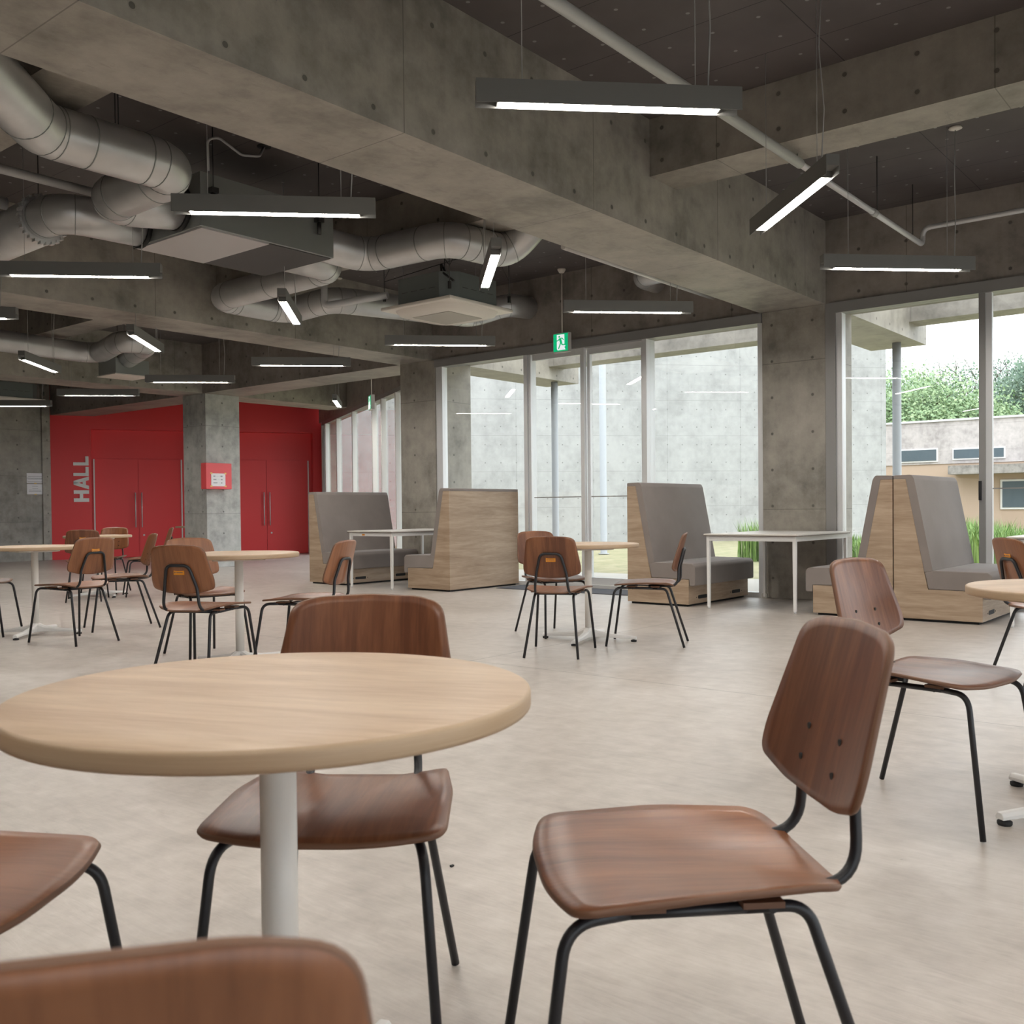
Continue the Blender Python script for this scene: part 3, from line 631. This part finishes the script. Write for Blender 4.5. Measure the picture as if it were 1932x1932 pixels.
Hs = [(3.77, 2.475, 'linear pendant lamp hanging closest overhead, level with the white pipe'),
      (3.765, 4.915, 'linear pendant lamp hanging across the front of the ducted ceiling unit'),
      (3.765, 7.33, 'linear pendant lamp below the wide duct sleeve at the picture edge'),
      (3.765, 9.78, 'linear pendant lamp peeking in at the edge behind the long beam'),
      (7.78, 2.47, 'linear pendant lamp hanging before the column top by the big window'),
      (7.79, 4.925, 'linear pendant lamp hanging beside the pendant exit sign'),
      (7.94, 7.47, 'linear pendant lamp hanging directly beyond the square white cassette'),
      (7.88, 9.80, 'linear pendant lamp in the distance before the reddish beam underside'),
      (7.84, 12.19, 'linear pendant lamp hanging in front of the column by the red doors'),
      (7.76, 14.58, 'linear pendant lamp over the sideways white lettering'),
      (7.55, 17.0, 'linear pendant lamp hanging under the distant white cassette')]
Ds = [(5.72, 2.455, 'linear pendant lamp slanting across the white pipe under the small cross beam'),
      (5.77, 4.90, 'linear pendant lamp pointing at the viewer beside the snaking duct'),
      (5.75, 7.30, 'linear pendant lamp seen end-on below the folded duct'),
      (5.74, 9.75, 'linear pendant lamp seen end-on beside the distant duct elbow'),
      (5.75, 12.19, 'linear pendant lamp seen end-on below the distant straight duct'),
      (10.23+.9, 12.9, 'linear pendant lamp seen end-on near the entrance glazing')]
Added = [(3.77, .03, 1), (7.79, .03, 1), (-.25, 2.47, 1), (-.25, .03, 1), (-.25, 4.92, 1), (1.75, 2.45, 0), (1.75, 0, 0), (1.75, 7.3, 0), (5.74, 0, 0), (5.74, -2.4, 0), (1.75, -2.4, 0)]  # lamps added out of view to brighten the room
proto = make_light()
for i, (x, y, lb) in enumerate(Hs+Ds):
    e = proto if i == 0 else copy_tree(proto)
    dd_ = 1 if i < len(Hs) else 0
    e.location = (x, y, LZ); e.rotation_euler = (0, 0, R(-45) if dd_ else R(45 if i != len(Hs) else 225))
    tag(e, lb, 'lamp', 'linear pendant lamps under the ceiling')
for x, y, k in Added:
    e = copy_tree(proto); e.location = (x, y, LZ); e.rotation_euler = (0, 0, R(-45 if k else 45)); tag(e, 'linear pendant lamp added out of view to light the room', 'lamp', 'added linear pendant lamps out of view')
# ---- exit signs
def exit_sign(x, y, z, rz, label, rose_z=HC):
    """face looks along local -X, width along local Y"""
    e = empty('exit_sign', (x, y, z), rz); tag(e, label, 'sign')
    MB().box(-.03, .03, -.118, .118, -.118, .118).build('sign_box', simple('sign_casing', (.5, .48, .46), .5), e, bevel=.004)
    f_ = MB().box(-.036, -.030, -.106, .106, -.106, .106).build('green_face', M['green'], e)
    def fig(name, polys, d, mt):
        mb = MB()
        for pl in polys: mb.prism([((.5-a)*.212, (b-.5)*.212) for a, b in pl], -.036-d, -.036, lambda a, b, h: (h, a, b))
        return mb.build(name, mt, f_)
    circ = lambda cx_, cy_, r_: [(cx_+r_*math.cos(2*math.pi*i/16), cy_+r_*math.sin(2*math.pi*i/16)) for i in range(16)]
    fig('doorway_mark', [[(.24,.95), (.78,.95), (.78,.32), (.86,.30), (.78,.20), (.86,.06), (.30,.06), (.24,.14)]], .0012, M['exitwhite'])
    def limb(a, b, w_): a = Vector(a); b = Vector(b); n_ = Vector((a.y-b.y, b.x-a.x)).normalized()*w_; return [tuple(a-n_), tuple(b-n_), tuple(b+n_), tuple(a+n_)]
    fig('running_figure', [circ(.42,.83,.055), limb((.47,.73),(.55,.47),.075), limb((.45,.74),(.35,.62),.028), limb((.36,.63),(.24,.60),.024), limb((.50,.75),(.66,.72),.028), limb((.65,.73),(.72,.62),.024),
        limb((.52,.50),(.46,.33),.042), limb((.47,.35),(.36,.14),.034), limb((.57,.50),(.62,.35),.042), limb((.61,.36),(.84,.35),.030)], .0026, M['green'])
    MB().tube([(0, 0, .118), (0, 0, HC-z)], .008, 10).build('stem', M['plastic'], e)
    MB().lathe([(.05, 0), (.05, -.012), (.03, -.045), (.012, -.05)], (0, 0, HC-z), 20).build('ceiling_rose', M['plastic'], e)
exit_sign(9.72, 7.10, 3.01, 0, 'green running figure exit sign hanging before the sliding doors')
exit_sign(10.85, 11.74, 2.72, R(-33), 'white edged exit sign seen side-on by the entrance glazing')

# ================================================================ FURNITURE
# ---- plywood chair
def shell(outline, zf, thick, rings=9, axis='z'):
    """rounded sheet: outline CCW (a,b); zf(a,b) height of the upper face"""
    k = len(outline); mb = MB(); vs = []; fs = []
    ks = [1-(1-i/rings)**1.0 for i in range(1, rings+1)]
    def put(a, b, h): vs.append((a, b, h) if axis == 'z' else (a, h, b))
    def layer(off, shrink):
        base = len(vs); put(0, 0 if axis == 'z' else outline_c, zf(0, 0 if axis == 'z' else outline_c)+off)
        for s_ in ks:
            for a, b in outline:
                s2 = s_*(shrink if s_ == 1 else 1); b0 = 0 if axis == 'z' else outline_c
                aa = a*s2; bb = b0+(b-b0)*s2; put(aa, bb, zf(aa, bb)+off)
        return base
    outline_c = sum(b for a, b in outline)/k
    def quads(base, flip):
        for j in range(k):
            t_ = (base, base+1+j, base+1+(j+1) % k); fs.append(t_ if not flip else t_[::-1])
        for i in range(rings-1):
            for j in range(k):
                a = base+1+i*k+j; b = base+1+i*k+(j+1) % k; q_ = (a, a+k, b+k, b); fs.append(q_ if not flip else q_[::-1])
    t0 = layer(0, .985); b0 = layer(-thick, .985); mid = len(vs)
    for a, b in outline: put(a, b, zf(a, b)-thick*.5)
    quads(t0, False); quads(b0, True)
    nt_ = 1+(rings-1)*k; fsm = len(fs)
    edge = []
    for j in range(k):
        j2 = (j+1) % k; edge.append((t0+nt_+j, mid+j, mid+j2, t0+nt_+j2)); edge.append((mid+j, b0+nt_+j, b0+nt_+j2, mid+j2))
    if axis != 'z': fs = [f[::-1] for f in fs]; edge = [f[::-1] for f in edge]
    mb.add(vs, fs, 0, True); base = 0
    mb.f += edge; mb.mi += [1]*len(edge); mb.sm += [True]*len(edge)
    return mb

seat_out = fillet([(.10, -.205), (.178, -.180), (.207, .0), (.216, .205), (.10, .232), (-.10, .232), (-.216, .205), (-.207, .0), (-.178, -.180), (-.10, -.205)],
                  [.12, .055, .5, .042, .5, .5, .042, .5, .055, .12], True, 6)
def seat_z(a, b):
    rear = min(1.0, max(0.0, (.16-b)/.30)); z_ = .439+.055*b+(.004+.030*rear)*(a/.2)**2
    if b > .12: z_ -= .016*((b-.12)/.11)**2
    return z_
pad_out = fillet([(.0, .805), (-.11, .800), (-.163, .785), (-.195, .60), (-.190, .555), (-.10, .530), (0, .525), (.10, .530), (.190, .555), (.195, .60), (.163, .785), (.11, .800)],
                 [.4, .15, .060, .25, .045, .2, .4, .2, .045, .25, .060, .15], True, 6)
def pad_y(a, b): return -.203-(b-.535)*.275+.026*(a/.2)**2
LEG_R = .0088
def mirror(pts, s_): return [(s_*p[0], p[1], p[2]) for p in pts]
def make_chair():
    e = empty('plywood_chair')
    shell(seat_out, seat_z, .011).build('seat', [M['chairwood'], M['ply_edge']], e)
    pm = wood('stained_plywood_back', (.115, .037, .015), (.272, .108, .046), (26, 2.2, 2.2), .36, rings=1.6, coat=.12)
    bk = shell(pad_out, pad_y, .011, axis='y').build('backrest', [pm, M['ply_edge']], e)
    for s_ in (-1, 1):
        fr = fillet(mirror([(.213, .272, .004), (.178, .212, .417), (.150, .12, .417)], s_), .055, seg=8)
        MB().tube(fr, LEG_R, 12).build('leg', M['black'], e)
        rr = fillet(mirror([(.180, -.272, .004), (.130, -.145, .410), (.135, -.05, .412)], s_), .045, seg=8)
        MB().tube(rr, LEG_R, 12).build('leg', M['black'], e)
        MB().tube(mirror([(.150, .122, .417), (.135, -.052, .412)], s_), LEG_R, 12).build('seat_rail', M['black'], e)
        for y in (.10, -.07):
            MB().prism([(s_*.10, y-.03), (s_*.165, y-.03), (s_*.165, y+.03), (s_*.10, y+.03)], 0.421, .430).build('spacer_block', M['ply_edge'], e)
    for y in (.09, -.09): MB().tube([(-.145, y, .412), (.145, y, .412)], .007, 8).build('cross_bar', M['black'], e)
    hp = fillet([(-.116, -.02, .428), (-.114, -.228, .431), (-.100, -.230, .56), (-.067, -.264, .688), (.067, -.264, .688), (.100, -.230, .56), (.114, -.228, .431), (.116, -.02, .428)],
                [0, .075, .12, .045, .045, .12, .075, 0], seg=8)
    MB().tube(hp, LEG_R, 12).build('back_tube', M['black'], e)
    for a, b in ((-.06, .625), (.06, .625), (-.062, .575), (.062, .575)):
        y = pad_y(a, b); MB().tube([(a, y-.002, b), (a, y+.0015, b)], .0055, 10).build('screw', M['darkslot'], bk)
    return e
CHAIRS = [  # x, y, heading, tag height, label
 (.322, .649, 54.6, 0, 'brown plywood chair with its back filling the bottom corner, closest of all'),
 (1.219, 1.409, -143, 0, 'brown plywood chair tucked under the far side of the big round table'),
 (1.345, .755, 134, 0, 'brown plywood chair turned sideways on the open floor beside the big round table'),
 (.530, 1.592, -54, 0, 'brown plywood chair cut by the picture edge beside the big round table'),
 (3.313, .957, -101.4, 0, 'brown plywood chair facing the round table cut by the edge'),
 (5.93, 1.06, -50, .705, 'dark chair back with orange tag beyond the table cut by the edge'),
 (5.335, 3.953, 26, .648, 'orange tagged plywood chair seen from behind at the table before the glass doors'),
 (6.14, 4.61, -113, 0, 'plywood chair half hidden behind the orange tagged one near the glass doors'),
 (6.075, 3.697, 115, 0, 'plywood chair in profile beside the upholstered bench near the glass doors'),
 (3.268, 4.993, 27, .648, 'orange tagged plywood chair seen from behind just beyond the big table'),
 (3.856, 5.869, -101, 0, 'plywood chair on the far side of the middle table before the column'),
 (3.924, 4.852, 115, 0, 'plywood chair in profile between the middle table and the low bench'),
 (3.68, 7.315, 97, .705, 'orange tagged plywood chair at the table in front of the HALL wall'),
 (4.352, 7.840, 161, 0, 'plywood chair in profile between the two tables by the red doors'),
 (3.40, 8.375, -43, 0, 'plywood chair mostly beyond the edge at the table before the concrete wall'),
 (5.50, 10.68, 57, .705, 'orange tagged plywood chair at the distant table, seen from behind'),
 (6.18, 11.47, -140, 0, 'plywood chair facing us from the far side of the distant table'),
 (6.27, 10.68, 155, 0, 'plywood chair in profile at the distant table near the column')]
chair0 = make_chair()
for i, (x, y, th, tz, lb) in enumerate(CHAIRS):
    e = chair0 if i == 0 else copy_tree(chair0)
    e.location = (x, y, 0); e.rotation_euler = (0, 0, R(th-90)); tag(e, lb, 'chair', 'brown plywood chairs around the round tables')
for e, (x, y, th, tz, lb) in zip([o for o in bpy.data.objects if o.name.startswith('plywood_chair')], CHAIRS): pass
chairs = sorted([o for o in bpy.data.objects if o.name.startswith('plywood_chair')], key=lambda o: o.name)
for e in chairs:
    for x, y, th, tz, lb in CHAIRS:
        if tz and abs(e.location.x-x) < .001 and abs(e.location.y-y) < .001:
            bk = [k for k in kids(e) if k.name.startswith('backrest')][0]
            MB().box(-.032, .032, pad_y(0, tz)-.0135, pad_y(0, tz)-.0105, tz-.013, tz+.013).box(-.027, -.021, pad_y(0, tz)-.0142, pad_y(0, tz)-.013, tz-.004, tz+.004, 1).box(-.015, .024, pad_y(0, tz)-.0142, pad_y(0, tz)-.013, tz-.002, tz+.002, 1).build('asset_tag', [M['orange'], M['topedge']], bk)

# ---- round pedestal tables
def make_round():
    e = empty('round_table')
    pr = [(.35, .692), (.3755, .692), (.378, .695), (.3785, .698), (.3785, .714), (.377, .718), (.3735, .720), (.30, .720), (.001, .720)]
    mb = MB(); seg = 96
    vs = []
    for r_, z_ in pr:
        for j in range(seg): a = 2*math.pi*j/seg; vs.append((r_*math.cos(a), r_*math.sin(a), z_))
    fs = [(i*seg+j, i*seg+(j+1) % seg, (i+1)*seg+(j+1) % seg, (i+1)*seg+j) for i in range(len(pr)-1) for j in range(seg)]
    mb.add(vs, fs, 0, True); mb.mi = [1 if i < 6*seg else 0 for i in range(len(fs))]; mb.f += [tuple(range(seg))[::-1]]; mb.mi += [1]; mb.sm += [False]
    mb.build('tabletop', [M['tabletop'], M['topband']], e)
    MB().prism(fillet([(-.19,-.04),(-.04,-.19),(.04,-.19),(.19,-.04),(.19,.04),(.04,.19),(-.04,.19),(-.19,.04)], .02, True, 3), 0.675, .692).build('mounting_plate', M['cream'], e)
    MB().lathe([(.027, .06), (.027, .677)], (0,0,0), 28).build('column', M['cream'], e)
    for k in range(4):
        a = k*math.pi/2; d = Vector((math.cos(a), math.sin(a), 0)); s_ = Vector((-d.y, d.x, 0)); mb = MB()
        sec = [(0, .030, .105, .02), (.07, .024, .072, .026), (.20, .020, .052, .024), (.365, .018, .040, .018)]
        vs = []
        for r_, wd, z1, z0 in sec:
            for sx_, zz in ((-1, z0), (-1, z1-.012), (-.5, z1), (.5, z1), (1, z1-.012), (1, z0)): vs.append(d*r_+s_*wd*sx_+Vector((0,0,zz)))
        fs = [tuple(i*6+j for j in (0,1,2,3,4,5)) for i in (0,)]+[tuple(18+j for j in (5,4,3,2,1,0))]
        for i in range(3):
            for j in range(6): fs.append((i*6+j, (i+1)*6+j, (i+1)*6+(j+1) % 6, i*6+(j+1) % 6))
        mb.add(vs, fs); lg = mb.build('base_arm', M['white'], e, bevel=.003)
        MB().lathe([(.020, .0), (.022, .004), (.022, .012), (.010, .014), (.010, .022)], tuple(d*.345), 16).build('foot', M['rubber'], lg)
    return e
TBL = [(.904, 1.192, -68, 'big round oak topped table filling the near part of the view'),
       (3.54, .515, 143, 'round table cut by the edge with a pale reflecting top'),
       (6.017, 4.174, 17, 'round white pedestal table standing before the glass doors'),
       (3.745, 5.31, 10, 'round pedestal table in the middle, between the big table and the column'),
       (3.714, 8.041, 41, 'round pedestal table at the edge before the plain concrete wall'),
       (5.87, 11.10, 0, 'distant round table in front of the red wall'),
       (10.50, 16.20, 0, 'small round table top peeking out beside the concrete column')]
rt = make_round()
for i, (x, y, rz, lb) in enumerate(TBL):
    e = rt if i == 0 else copy_tree(rt); e.location = (x, y, 0); e.rotation_euler = (0, 0, R(rz)); tag(e, lb, 'table', 'round pedestal tables')

# ---- upholstered booth benches
def make_booth():
    e = empty('booth_bench'); Wd_ = 1.31       # local x = outwards from the back plane, y = width
    fn = lambda a, b, h: (a, h, b)
    base = [(0, .022), (.705, .022), (.705, .268), (.28, .272), (.25, .414), (.10, 1.203), (0, 1.203)]
    MB().prism(base, 0, Wd_, fn).build('base', M['boothwood'], e, bevel=.002)
    MB().box(.03, .67, .03, Wd_-.03, 0, .0225).build('plinth', M['darkslot'], e)
    back = fillet([(0, 1.204), (0, 1.236), (.148, 1.240), (.170, 1.20), (.318, .431), (.25, .416), (.10, 1.204)], [0, .012, .03, .04, .004, 0, 0], True, 5)
    MB().prism(back, .002, Wd_-.002, fn, smooth=True).build('back_cushion', M['fabric'], e, bevel=.012, bseg=3, angle=50)
    seat = fillet([(.283, .275), (.252, .416), (.318, .432), (.74, .428), (.775, .40), (.775, .208), (.712, .208), (.708, .270)], [0, 0, 0, .03, .045, .02, .01, 0], True, 5)
    MB().prism(seat, .002, Wd_-.002, fn, smooth=True).build('seat_cushion', M['fabric'], e, bevel=.012, bseg=3, angle=50)
    for y in (.20, Wd_-.20-.17):
        pl = fillet([(y-.01, .066), (y+.18, .066), (y+.18, .102), (y-.01, .102)], .017, True, 4)
        MB().prism(pl, .702, .7062, lambda a, b, h: (h, a, b)).build('grip_slot', M['darkslot'], e)
        for yy in (y-.04, y+.21): MB().tube([(.703, yy, .082), (.7075, yy, .082)], .006, 8).build('screw', M['darkslot'], e)
    return e
BO = [(10.52, -1, 'taupe upholstered high-backed bench against the concrete column, facing us'),
      (7.93, 1, 'high-backed bench showing its plain wooden back before the first window'),
      (5.44, -1, 'taupe bench with wooden side in front of the middle window'),
      (2.768, 1, 'half hidden bench facing the column, back to back with the last one'),
      (2.758, -1, 'tall taupe bench in front of the big window, by the cut-off table')]
bo = make_booth()
for i, (y, sg_, lb) in enumerate(BO):
    e = bo if i == 0 else copy_tree(bo)
    # local x -> -Y or +Y
    if sg_ < 0: e.location = (8.55, y, 0); e.rotation_euler = (0, 0, R(-90))
    else: e.location = (8.55+1.31, y, 0); e.rotation_euler = (0, 0, R(90))
    tag(e, lb, 'bench', 'upholstered booth benches along the windows')

# ---- rectangular booth tables on white frames
def booth_table(x0, x1, y0, y1, label, sticker=False):
    e = empty('booth_table', (x0, y0, 0)); tag(e, label, 'table', 'white framed tables between the benches'); X = x1-x0; Y = y1-y0
    MB().box(0, X, 0, Y, .712, .724).build('tabletop', M['whitetop'], e); MB().box(-.002, X+.002, -.002, Y+.002, .703, .712).build('edge_band', M['topedge'], e)
    ap = MB()
    for a in ((.02, X-.02, .02, .045), (.02, X-.02, Y-.045, Y-.02), (.02, .045, .045, Y-.045), (X-.045, X-.02, .045, Y-.045)): ap.box(*a, .658, .703)
    ap.build('apron', M['white'], e)
    for i, (lx, ly) in enumerate(((.019, .019), (.019, Y-.051), (X-.051, .019), (X-.051, Y-.051))):
        mb = MB(); q_ = .004
        mb.add([(lx+q_,ly+q_,.02),(lx+.032-q_,ly+q_,.02),(lx+.032-q_,ly+.032-q_,.02),(lx+q_,ly+.032-q_,.02),(lx,ly,.703),(lx+.032,ly,.703),(lx+.032,ly+.032,.703),(lx,ly+.032,.703)],
               [(0,3,2,1),(4,5,6,7),(0,1,5,4),(1,2,6,5),(2,3,7,6),(3,0,4,7)])
        lg = mb.build('leg', M['white'], e)
        if i < 2: MB().lathe([(.012, 0), (.012, .02)], (lx+.016, ly+.016, 0), 12).build('foot', M['steel'], lg)
        else: MB().tube([(lx+.004, ly+.016, .032), (lx+.028, ly+.016, .032)], .032, 20).build('caster', M['grille'], lg)
    if sticker: MB().box(.0175, .0195, Y*.62, Y*.62+.05, .665, .685).build('asset_tag', M['orange'], e)
booth_table(8.36, 9.72, 8.72, 9.53, 'white framed table between the two benches by the first window', True)
booth_table(8.50, 9.82, 3.60, 4.54, 'white framed table before the concrete column between benches')
booth_table(8.47, 9.80, .95, 1.86, 'white framed table mostly hidden behind the dark chair back')

# ---- small things
o = MB().box(0, .56, 0, 1.95, 0, .009).build('door_mat', M['mat'], bevel=.003); o.location = (9.27, 5.87, .0); tag(o, 'grey blue door mat lying inside the sliding doors', 'mat')
rb = empty('wall_box', (9.86, 14.84, 1.38)); tag(rb, 'light red box on the corner of the column holding a notice', 'box')
MB().box(-.05, .47, -.02, .138, 0, .455).build('box_body', M['red_box'], rb, bevel=.006)
nt_ = MB().box(.05, .335, -.026, -.0205, .05, .275).build('notice', M['paper'], rb); nt_['label'] = 'white notice card with three printed lines'
ik = MB()
for k, (a, b) in enumerate((((.09, .13), (.235, .275)), ((.09, .15), (.245, .275)), ((.09, .17), (.245, .27)))):
    z_ = .225-k*.058
    ik.box(a[0], a[1], -.0275, -.0262, z_-.008, z_+.008); ik.box(b[0], b[1], -.0275, -.0262, z_-.010, z_+.010); ik.box(a[1]+.02, b[0]-.02, -.0272, -.0262, z_-.001, z_+.001)
ik.build('printed_lines', M['ink'], nt_)
for x, z_ in ((.05, .05), (.335, .05), (.05, .275), (.335, .275)): MB().box(x-.02, x+.02, -.0278, -.0262, z_-.014, z_+.014).build('tape', M['tape'], nt_)
for z0, lb, rows in ((1.615, 'upper white printed sheet taped on the concrete wall', ((.14, .28), (.105, .32), (.085, .29), (.03, .30))), (1.385, 'lower white printed sheet taped on the concrete wall', ((.17, .12), (.12, .12), (.09, .26), (.06, .26)))):
    o = empty('paper_notice', (9.38, 20.597, z0)); tag(o, lb, 'notice', 'printed sheets on the concrete wall')
    MB().box(0, .335, -.004, 0, 0, .212).build('sheet', M['paper'], o)
    ik = MB()
    for r_, wd in rows: ik.box(.1675-wd/2, .1675+wd/2, -.0052, -.004, r_-.004, r_+.004)
    ik.build('printed_lines', M['ink'], o)
    MB().box(.15, .20, -.0056, -.0042, -.012, .008).build('tape', M['tape'], o)
o = MB().box(0, .12, -.012, 0, 0, .13).build('light_switch', M['plastic'], bevel=.003); o.location = (8.72, 20.6, 1.47); tag(o, 'off white switch plate on the concrete wall at the picture edge', 'switch')

for x, y, sz_, lb in ((1.963, 1.826, .012, 'small dark chip lying on the concrete floor behind the big table'),):
    o = MB().prism([(0, 0), (sz_, .002), (sz_*1.1, sz_*.7), (.002, sz_*.8)], 0, .004).build('floor_debris', M['rubber']); o.location = (x, y, 0); tag(o, lb, 'debris')
